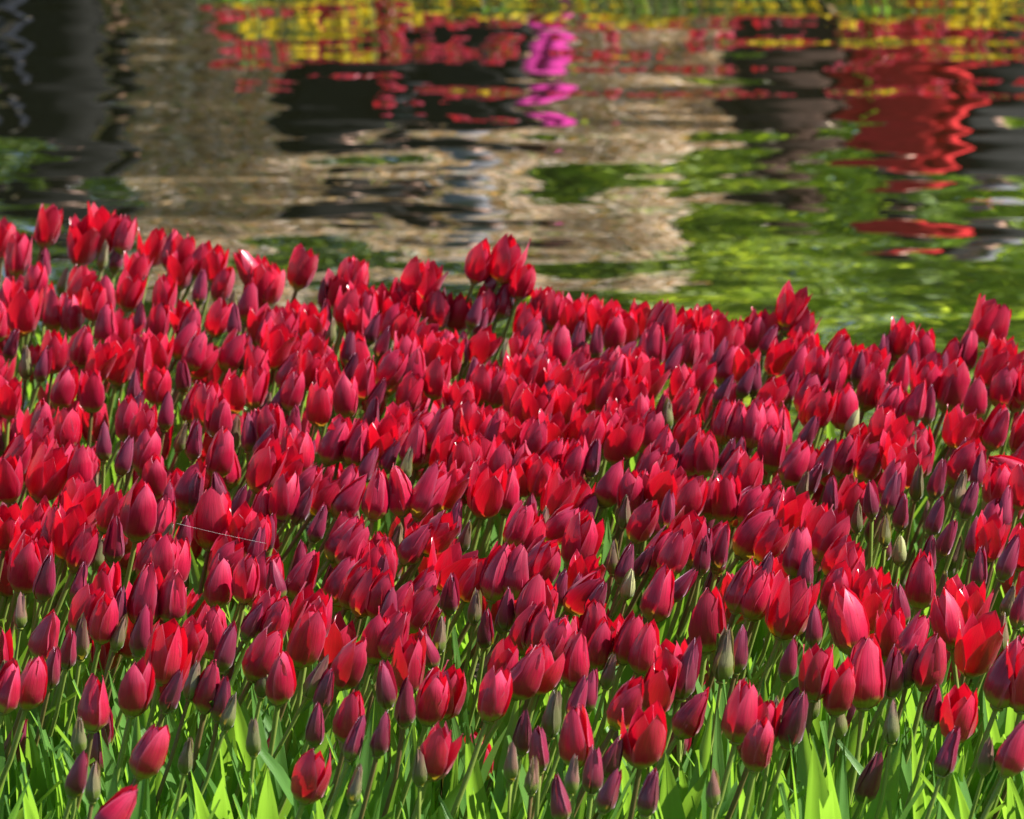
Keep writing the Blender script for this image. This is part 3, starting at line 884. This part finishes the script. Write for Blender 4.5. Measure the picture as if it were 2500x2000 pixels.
MI = {'o': 0, 'c': 1, 'p': 2, 'g': 3, 'w': 4}
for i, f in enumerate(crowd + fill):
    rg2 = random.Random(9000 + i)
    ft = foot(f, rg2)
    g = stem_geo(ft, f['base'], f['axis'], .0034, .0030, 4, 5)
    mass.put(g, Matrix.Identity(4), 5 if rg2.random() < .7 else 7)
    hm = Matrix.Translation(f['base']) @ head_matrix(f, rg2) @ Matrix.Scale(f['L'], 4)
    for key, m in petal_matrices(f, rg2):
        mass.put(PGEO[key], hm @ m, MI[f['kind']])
    for li, m in leaf_matrices(rg2, 1, .65, 1.0):
        mass.put(LGEO[li], Matrix.Translation(ft) @ m, 6)
o = mass.build('tulip_crowd', MATS)
tag(o, 'dense crowd of smaller crimson tulips packed between the others in the bed', 'tulips', kind='stuff')
print('fill', len(fill))

# ------------------------------------------------------------------ leafy plants without a flower at the front rim
rg = random.Random(77)
n = 0
yy = 5.25
while yy < 6.9:
    xx = -.85
    while xx < .85:
        x, y = xx + rg.uniform(-.035, .035), yy + rg.uniform(-.035, .035)
        xx += .095
        if rg.random() > np.interp(y, [5.3, 6.2, 6.9], [.95, .8, .5]):
            continue
        root = add('tulip_leaf_clump', None, None, Matrix.Translation((x, y, 0)))
        root.empty_display_size = .02
        nl, hs = rg.choice([4, 5, 5]), rg.choice([.80, 1.0])
        look = ('low ' if hs < .9 else 'tall ') + ('four' if nl == 4 else 'five') + '-leaved'
        row = 'outermost front rim' if y < 5.75 else ('leafy front' if y < 6.3 else 'shaded middle')
        tag(root, look + ' flowerless tulip plant with green leaves, in the ' + row + ' of the bed', 'leaf clump', look + ' flowerless tulip plants in the ' + row)
        for li, m in leaf_matrices(rg, nl, hs - .06, hs + .16):
            add('leaf', LMESH[li], root, m)
        n += 1
    yy += .09
print('clumps', n)

# spider thread hung between two flowers
def tube_between(pts, r, ns=4):
    V, F = [], []
    for i, p in enumerate(pts):
        p = Vector(p)
        d = Vector(pts[min(i + 1, len(pts) - 1)]) - Vector(pts[max(i - 1, 0)])
        q = d.to_track_quat('Z', 'X')
        for j in range(ns):
            a = 2 * math.pi * j / ns
            V.append(tuple(p + q @ Vector((r * math.cos(a), r * math.sin(a), 0))))
    for i in range(len(pts) - 1):
        for j in range(ns):
            F.append((i * ns + j, i * ns + (j + 1) % ns, (i + 1) * ns + (j + 1) % ns, (i + 1) * ns + j))
    return V, F
dth = 6.86
pa = Vector((0, 0, CAM_H)) + ray(432, 1278) * (dth / ray(432, 1278).y)
pb = Vector((0, 0, CAM_H)) + ray(650, 1327) * (dth / ray(650, 1327).y)
pts = [pa.lerp(pb, t) + Vector((0, 0, -.001 * math.sin(math.pi * t))) for t in np.linspace(0, 1, 9)]
tv, tf = tube_between(pts, .00013)
silk = simple_mat('silk', (.6, .6, .6), .3)
tag(add('spider_thread', make_mesh('spider_thread', tv, tf, silk)), 'fine pale spider thread strung across an open scarlet tulip', 'spider thread')

# ------------------------------------------------------------------ the far bank, seen mirrored in the pond
def far_tulip_geo(kind, seed, h):
    rg = random.Random(seed)
    M_ = Mass()
    ax = Vector((rg.uniform(-.15, .15), rg.uniform(-.15, .15), 1)).normalized()
    M_.put(stem_geo((0, 0, -.02), (ax.x * .05, ax.y * .05, h), ax, .004, .004, 3, 4), Matrix.Identity(4), 1)
    f = dict(kind=kind, axis=ax)
    hm = Matrix.Translation((ax.x * .05, ax.y * .05, h)) @ head_matrix(f, rg) @ Matrix.Scale(.07, 4)
    for key, m in petal_matrices(f, rg):
        M_.put(PGEO[key], hm @ m, 0)
    for li, m in leaf_matrices(rg, 2, .45, .62):
        M_.put(LGEO[li], m, 2)
    return M_
YEL = petal_mat('petal_yellow', (0.35, 0.36, 0.03), (0.84, 0.68, 0.01), (0.86, 0.70, 0.012), (0.95, 0.75, 0.01), 0.35, 0.05, 0.1, (1, 1, 1), rim=(0.85, 0.7, 0.05))
FAR = {}
for kd, mat in (('y', YEL), ('r', PM['c'])):
    for s in range(4):
        g = far_tulip_geo('o', s * 3 + (7 if kd == 'y' else 0), .30 if kd == 'y' else .36)
        FAR[kd, s] = make_mesh('far_tulip', np.concatenate(g.V), np.concatenate(g.F), [mat, STEM, LEAF], np.concatenate(g.U), np.concatenate(g.M))
rg = random.Random(5)
def far_row(kd, n, xr, yr, hs, label, group, name):
    for i in range(n):
        x, y = rg.uniform(*xr), rg.uniform(*yr)
        z = float(ground_z(np.array(x), np.array(y)))
        s = rg.uniform(*hs)
        o = add(name, FAR[kd, rg.randrange(4)], None, Matrix.Translation((x, y, z)) @ Matrix.Rotation(rg.uniform(0, 6.28), 4, 'Z') @ Matrix.Diagonal((s * 1.1, s * 1.1, s, 1)))
        tag(o, label, 'tulip', group)
far_row('y', 250, (-1.05, 2.3), (18.2, 18.75), (.42, .72), 'yellow tulip at the water line of the far bank, mirrored in the pond', 'yellow tulips along the far bank', 'yellow_tulip')
far_row('r', 300, (-1.1, 2.3), (18.4, 19.0), (.50, .98), 'red tulip behind the yellow row on the far bank, mirrored in the pond', 'red tulips along the far bank', 'red_tulip')

def leaf_cloud(pts, nrm, size, rg_, aspect=.6):
    """small leaf quads at the given points, facing every way"""
    n = len(pts)
    nr = rg_.normal(size=(n, 3)) * .75 + np.array([.15, -.55, .7])      # blades turn outwards and up
    nr /= np.linalg.norm(nr, axis=1, keepdims=True)
    a = rg_.normal(size=(n, 3)); a -= (a * nr).sum(1, keepdims=True) * nr
    a /= np.linalg.norm(a, axis=1, keepdims=True)
    b = np.cross(nr, a)
    b /= np.linalg.norm(b, axis=1, keepdims=True)
    sz = size * rg_.uniform(.6, 1.3, (n, 1))
    q = np.stack([pts - a * sz, pts + b * sz * aspect, pts + a * sz, pts - b * sz * aspect], 1).reshape(-1, 3)
    F = np.arange(n * 4).reshape(n, 4)
    return q, F

BEECH = [simple_mat('dry_beech_leaf', (0.62, 0.49, 0.36), .55, .5, 6, (0.62, 0.42, 0.22), .45),
         simple_mat('pale_beech_leaf', (0.80, 0.72, 0.63), .5, .3, 6, (0.72, 0.58, 0.44), .4),
         simple_mat('orange_beech_leaf', (0.58, 0.34, 0.08), .55, .4, 6, (0.75, 0.42, 0.08), .45),
         simple_mat('hedge_green_leaf', (0.09, 0.16, 0.025), .5, .4, 6, (0.25, 0.40, 0.02), .4)]
BARK = simple_mat('dark_bark', (0.06, 0.045, 0.03), .9, .4, 12)
def hedge(x0, x1, y0, y1, h, n, weights, label):
    root = add('beech_hedge', None, None, Matrix.Translation(((x0 + x1) / 2, (y0 + y1) / 2, float(ground_z(np.array(0.), np.array(y0))))))
    tag(root, label, 'hedge', 'clipped hedges on the far bank')
    r_ = np.random.default_rng(int(abs(x0) * 100) + 3)
    hx, hy = (x1 - x0) / 2, (y1 - y0) / 2
    P = np.stack([r_.uniform(-hx, hx, n), r_.uniform(-hy, hy, n), r_.uniform(0.02, h, n)], 1)
    P[:, 1] = hy * np.sign(P[:, 1]) * np.abs(P[:, 1] / hy) ** .6
    P[:, 2] += .05 * np.sin(P[:, 0] * 5) * (P[:, 2] > h * .9)
    V, F = leaf_cloud(P, None, .035, r_)
    mi = r_.choice(len(weights), size=n, p=weights)
    lv = add('leaves', make_mesh('leaves', V, F, BEECH, None, mi, smooth=False), root)
    lv['kind'] = 'stuff'
    for i in range(int((x1 - x0) / .35) + 1):
        x = -hx + .15 + i * .35
        g = stem_geo((x, 0, -.05), (x + r_.uniform(-.1, .1), r_.uniform(-.1, .1), h * .85), Vector((0, 0, 1)), .02, .008)
        add('trunk', make_mesh('trunk', g[0], g[1], BARK, g[2]), root)
hedge(-4.6, -1.85, 25.0, 25.7, 1.70, 9000, [.36, .14, .12, .38], 'clipped hedge of dry beech leaves greening out, behind the people in black')
hedge(-1.85, .12, 25.0, 25.7, 2.45, 13000, [.40, .44, .12, .04], 'tall hedge of dry tan beech leaves behind the dark-coated couple')
hedge(.12, .80, 25.0, 25.7, 2.25, 5000, [.40, .44, .12, .04], 'stepped lower part of tan beech hedge behind the magenta-clad child')
hedge(.80, 1.50, 25.0, 25.7, 1.85, 5000, [.40, .44, .12, .04], 'low end of tan beech hedge behind the brown-haired person')

GREENS = [simple_mat('shrub_leaf', (0.15, 0.25, 0.035), .5, .45, 3, (0.48, 0.66, 0.03), .45),
          simple_mat('shrub_leaf_bright', (0.30, 0.42, 0.06), .5, .4, 3, (0.70, 0.84, 0.06), .45),
          simple_mat('shrub_leaf_dark', (0.05, 0.09, 0.02), .6, .4, 3, (0.18, 0.28, 0.02), .35)]
def shrub(x, y, h, w, n, weights, label, seed):
    gz = float(ground_z(np.array(x), np.array(y)))
    root = add('leafy_shrub', None, None, Matrix.Translation((x, y, gz)))
    tag(root, label, 'shrub', 'leafy shrubs behind the far bank')
    r_ = np.random.default_rng(seed)
    pr = random.Random(seed)
    # limbs first, leaves clustered round their ends
    g = stem_geo((0, 0, -.1), (.05, 0, h * .55), Vector((0, 0, 1)), .09, .04, 6, 8)
    add('trunk', make_mesh('trunk', g[0], g[1], BARK, g[2]), root)
    cents = []
    for i in range(46):
        a = pr.uniform(0, 6.28)
        rr = w * math.sqrt(pr.random()) * .85
        zz = h * (.05 + .95 * pr.random())
        rr *= 1.0 if zz < h * .7 else (1.25 - zz / h) / .55
        cents.append((rr * math.cos(a), rr * math.sin(a), zz))
        if i < 12:
            st = (.02, 0, h * pr.uniform(.1, .45))
            g = stem_geo(st, cents[-1], Vector(cents[-1]).normalized(), .03, .008, 4, 5)
            add('branch', make_mesh('branch', g[0], g[1], BARK, g[2]), root)
    cents = np.array(cents)
    ci = r_.integers(0, len(cents), n)
    P = cents[ci] + r_.normal(size=(n, 3)) * (w * .20)
    P[:, 2] = np.clip(P[:, 2], .03, None)
    V, F = leaf_cloud(P, None, .058, r_)
    cw = r_.choice(3, size=len(cents), p=weights)
    mi = np.where(r_.random(n) < .7, cw[ci], r_.choice(3, size=n, p=weights))
    lv = add('crown', make_mesh('crown', V, F, GREENS, None, mi, smooth=False), root)
    lv['kind'] = 'stuff'
for i, (x, y, h, w, wt, lb) in enumerate([
    (-5.6, 27.5, 5.5, 1.7, [.5, .2, .3], 'leafy green shrub behind the far left end of the beech hedge'),
    (-3.0, 27.6, 5.0, 1.6, [.5, .2, .3], 'leafy green shrub behind the greening part of the beech hedge'),
    (-.7, 27.6, 5.2, 1.6, [.5, .3, .2], 'leafy green shrub rising behind the tall tan hedge'),
    (1.2, 27.9, 5.0, 1.5, [.40, .55, .05], 'bright green shrub behind the low end of the hedge'),
    (2.75, 26.9, 3.7, 1.25, [.40, .55, .05], 'bright green shrub beside the hedge, behind the red-jacketed person'),
    (5.0, 28.6, 2.2, 1.4, [.45, .25, .3], 'dull green shrub beyond the bright one'),
    (7.6, 28.6, 2.4, 1.5, [.5, .2, .3], 'outermost leafy shrub on the far bank'),
    (-2.0, 30.5, 7.0, 2.6, [.4, .1, .5], 'dark tall shrub far behind the hedge'),
    (2.4, 30.5, 6.5, 2.6, [.4, .4, .2], 'dark tall shrub far behind the bright shrubs'),
    (-6.5, 31, 7.0, 2.6, [.4, .1, .5], 'dark tall shrub far behind the hedge end'),
    (8.5, 32, 5.0, 2.6, [.4, .1, .5], 'dark tall shrub far behind the outermost one')]):
    shrub(x, y, h, w, 18000, wt, lb, 300 + i)

# ------------------------------------------------------------------ people on the far path
SKIN = simple_mat('skin', (0.50, 0.28, 0.19), .5, .1, 10)
EYE = simple_mat('eye_dark', (0.02, 0.015, 0.01), .2, .1)
def cloth(name, col):
    return simple_mat(name, col, .85, .3, 14, spec=.2)
BLACK = cloth('black_cloth', (.006, .006, .006))
NAVY = cloth('navy_cloth', (.012, .016, .03))
MAGENTA = cloth('magenta_cloth', (.40, .015, .20))
REDC = cloth('red_cloth', (.62, .02, .025))
BROWNC = cloth('brown_cloth', (.06, .033, .024))
WHITE = cloth('white_cloth', (.75, .75, .76))
GREYC = cloth('grey_cloth', (.22, .22, .25))
HAIRD = cloth('dark_hair', (.015, .010, .008))
HAIRB = cloth('brown_hair', (.05, .022, .012))
HAIRW = cloth('white_hair', (.62, .62, .62))

def skin_obj(name, chains, mat, parent):
    """one surface grown over a skeleton: chains of (x, y, z, radius); chains may share their first joint"""
    V, E, Rd, roots, ix = [], [], [], [], {}
    for ch in chains:
        prev = None
        for q in ch:
            key = tuple(round(c, 4) for c in q[:3])
            if key not in ix:
                ix[key] = len(V)
                V.append(q[:3])
                Rd.append(q[3])
                if prev is None:
                    roots.append(ix[key])
            cur = ix[key]
            if prev is not None and prev != cur:
                E.append((prev, cur))
            prev = cur
    me = bpy.data.meshes.new(name)
    me.from_pydata(V, E, [])
    me.materials.append(mat)
    o = add(name, me, parent)
    o.modifiers.new('skin', 'SKIN').use_smooth_shade = True
    sub = o.modifiers.new('smooth', 'SUBSURF')
    sub.levels = sub.render_levels = 2
    for i, sv in enumerate(me.skin_vertices[0].data):
        sv.radius = (Rd[i], Rd[i])
        sv.use_root = i in roots
    return o

def person(x, y, h, turn, coat, trousers, hair, label, longhair=False, hem=.80, wide=1.0, hat=None, bag=None, scarf=None):
    gz = float(ground_z(np.array(x), np.array(y)))
    k = h / 1.75
    root = add('person', None, None, Matrix.Translation((x, y, gz)) @ Matrix.Rotation(turn, 4, 'Z') @ Matrix.Scale(k, 4))
    tag(root, label, 'person', 'people on the far bank')
    pel, sp1, chest, neck = (0, 0, .97, .13), (0, 0, 1.15, .125), (0, -.01, 1.34, .145), (0, -.01, 1.49, .055)
    hd = [(0, .0, 1.56, .062), (0, .015, 1.62, .085), (0, .0, 1.69, .088), (0, -.005, 1.74, .05)]
    ch = [[pel, sp1, chest, neck] + hd, [hd[1], (0, .105, 1.622, .017)]]
    for s in (-1, 1):
        sh, el, wr = (s * .19, -.01, 1.40, .055), (s * .25, -.02, 1.13, .044), (s * .24, .07, .90, .030)
        pm = (s * .24, .09, .83, .034)
        ch.append([chest, sh, el, wr, pm])
        for fi, (fx, ln) in enumerate(((-.024, .07), (-.008, .08), (.008, .075), (.022, .058))):
            a = (s * .24, .09 + fx, .80, .0095)
            ch.append([a, (s * .245, .095 + fx, .80 - ln * .6, .009), (s * .235, .10 + fx, .80 - ln, .0075)])
        ch.append([(s * .235, .12, .84, .011), (s * .225, .14, .80, .0095), (s * .22, .145, .775, .008)])
        ch.append([pel, (s * .095, 0, .88, .088), (s * .10, .012, .5, .058), (s * .10, -.005, .12, .04), (s * .105, .05, .05, .036), (s * .11, .13, .035, .03)])
        ch.append([hd[1], (s * .087, 0, 1.63, .018)])
    skin_obj('body', ch, SKIN, root)
    ct = [[(0, 0, hem, .20 * max(wide, .8)), (0, 0, .97, .185 * max(wide, .98)), (0, 0, 1.15, .18 * max(wide, .98)), (0, -.01, 1.34, .172), (0, -.01, 1.46, .09)]]
    for s in (-1, 1):
        ct.append([(0, -.01, 1.34, .172), (s * .19, -.01, 1.40, .078), (s * .25, -.02, 1.13, .062), (s * .24, .065, .91, .046)])
    skin_obj('coat', ct, coat, root)
    tr = []
    for s in (-1, 1):
        tr.append([(0, 0, .93, .12), (s * .095, 0, .86, .105), (s * .10, .012, .5, .078), (s * .10, -.005, .13, .062)])
        skin_obj('shoe', [[(s * .10, -.05, .05, .045), (s * .105, .05, .045, .047), (s * .11, .16, .035, .036)]], BLACK, root)
    skin_obj('trousers', tr, trousers, root)
    hr = [[(0, -.045, 1.52, .095), (0, -.04, 1.60, .118), (0, -.025, 1.68, .125), (0, -.01, 1.745, .095)]]
    if longhair:
        hr.append([(0, -.045, 1.52, .095), (0, -.085, 1.44, .09), (0, -.10, 1.34, .05)])
    skin_obj('hair', hr, hair, root)
    for s in (-1, 1):
        ev, ef = lathe([(.001, -.010), (.009, -.005), (.010, 0), (.009, .005), (.001, .010)], 6)
        add('eye', make_mesh('eye', ev, ef, EYE), root, Matrix.Translation((s * .033, .092, 1.655)))
    if hat:
        skin_obj('hat', [[(0, -.015, 1.70, .112), (0, -.01, 1.76, .085)]], hat, root)
    if scarf:
        skin_obj('scarf', [[(-.06, .05, 1.47, .06), (.06, .05, 1.47, .06)], [(.03, .13, 1.44, .05), (.03, .16, 1.2, .045)]], scarf, root)
    if bag:
        skin_obj('shoulder_bag', [[(.30, .04, .98, .10), (.30, .04, .80, .12)]], bag, root)
PX = lambda px, y: (px - 1250) / FPX * (y + 0.0) * 1.02
person(PX(-10, 23.0), 23.0, 1.40, R(20), NAVY, BLACK, HAIRD, 'person in navy coat standing beside the white-scarfed one', hem=.5, wide=1.2, scarf=GREYC)
person(PX(165, 22.7), 22.7, 1.74, R(10), BLACK, BLACK, HAIRD, 'person in black coat with a bright white scarf and hat', hem=.5, wide=.75, hat=WHITE, scarf=WHITE)
person(PX(850, 23.0), 23.0, 1.72, R(5), BLACK, BLACK, HAIRD, 'person in black coat with grey bag, left of a couple', hem=.5, wide=1.2, bag=GREYC)
person(PX(1150, 22.8), 22.8, 1.72, R(-30), BLACK, BLACK, GREYC, 'grey-haired person in black coat with white scarf beside a magenta-clad child', hem=.5, wide=1.2, scarf=WHITE)
person(PX(1000, 23.2), 23.2, 1.70, R(0), BLACK, NAVY, HAIRD, 'person in black coat standing between two others in black', hem=.5, wide=1.2)
person(PX(1318, 23.3), 23.3, 1.50, R(75), MAGENTA, BROWNC, HAIRB, 'child in a magenta coat', hem=.7, wide=.55)
person(PX(1910, 23.0), 23.0, 1.70, R(10), BROWNC, BROWNC, HAIRB, 'long-haired person in a brown coat at the end of the hedge', hem=.6, wide=1.15, longhair=True, bag=BROWNC)
person(PX(2200, 22.7), 22.7, 1.72, R(-20), REDC, REDC, HAIRD, 'dark-haired person in a red jacket before the green shrubs', hem=.5, wide=.8)
person(PX(2410, 22.9), 22.9, 1.84, R(30), BLACK, NAVY, GREYC, 'tall grey-haired person in black with red hat beside the red jacket', hem=.5, wide=1.35, hat=REDC, scarf=REDC)
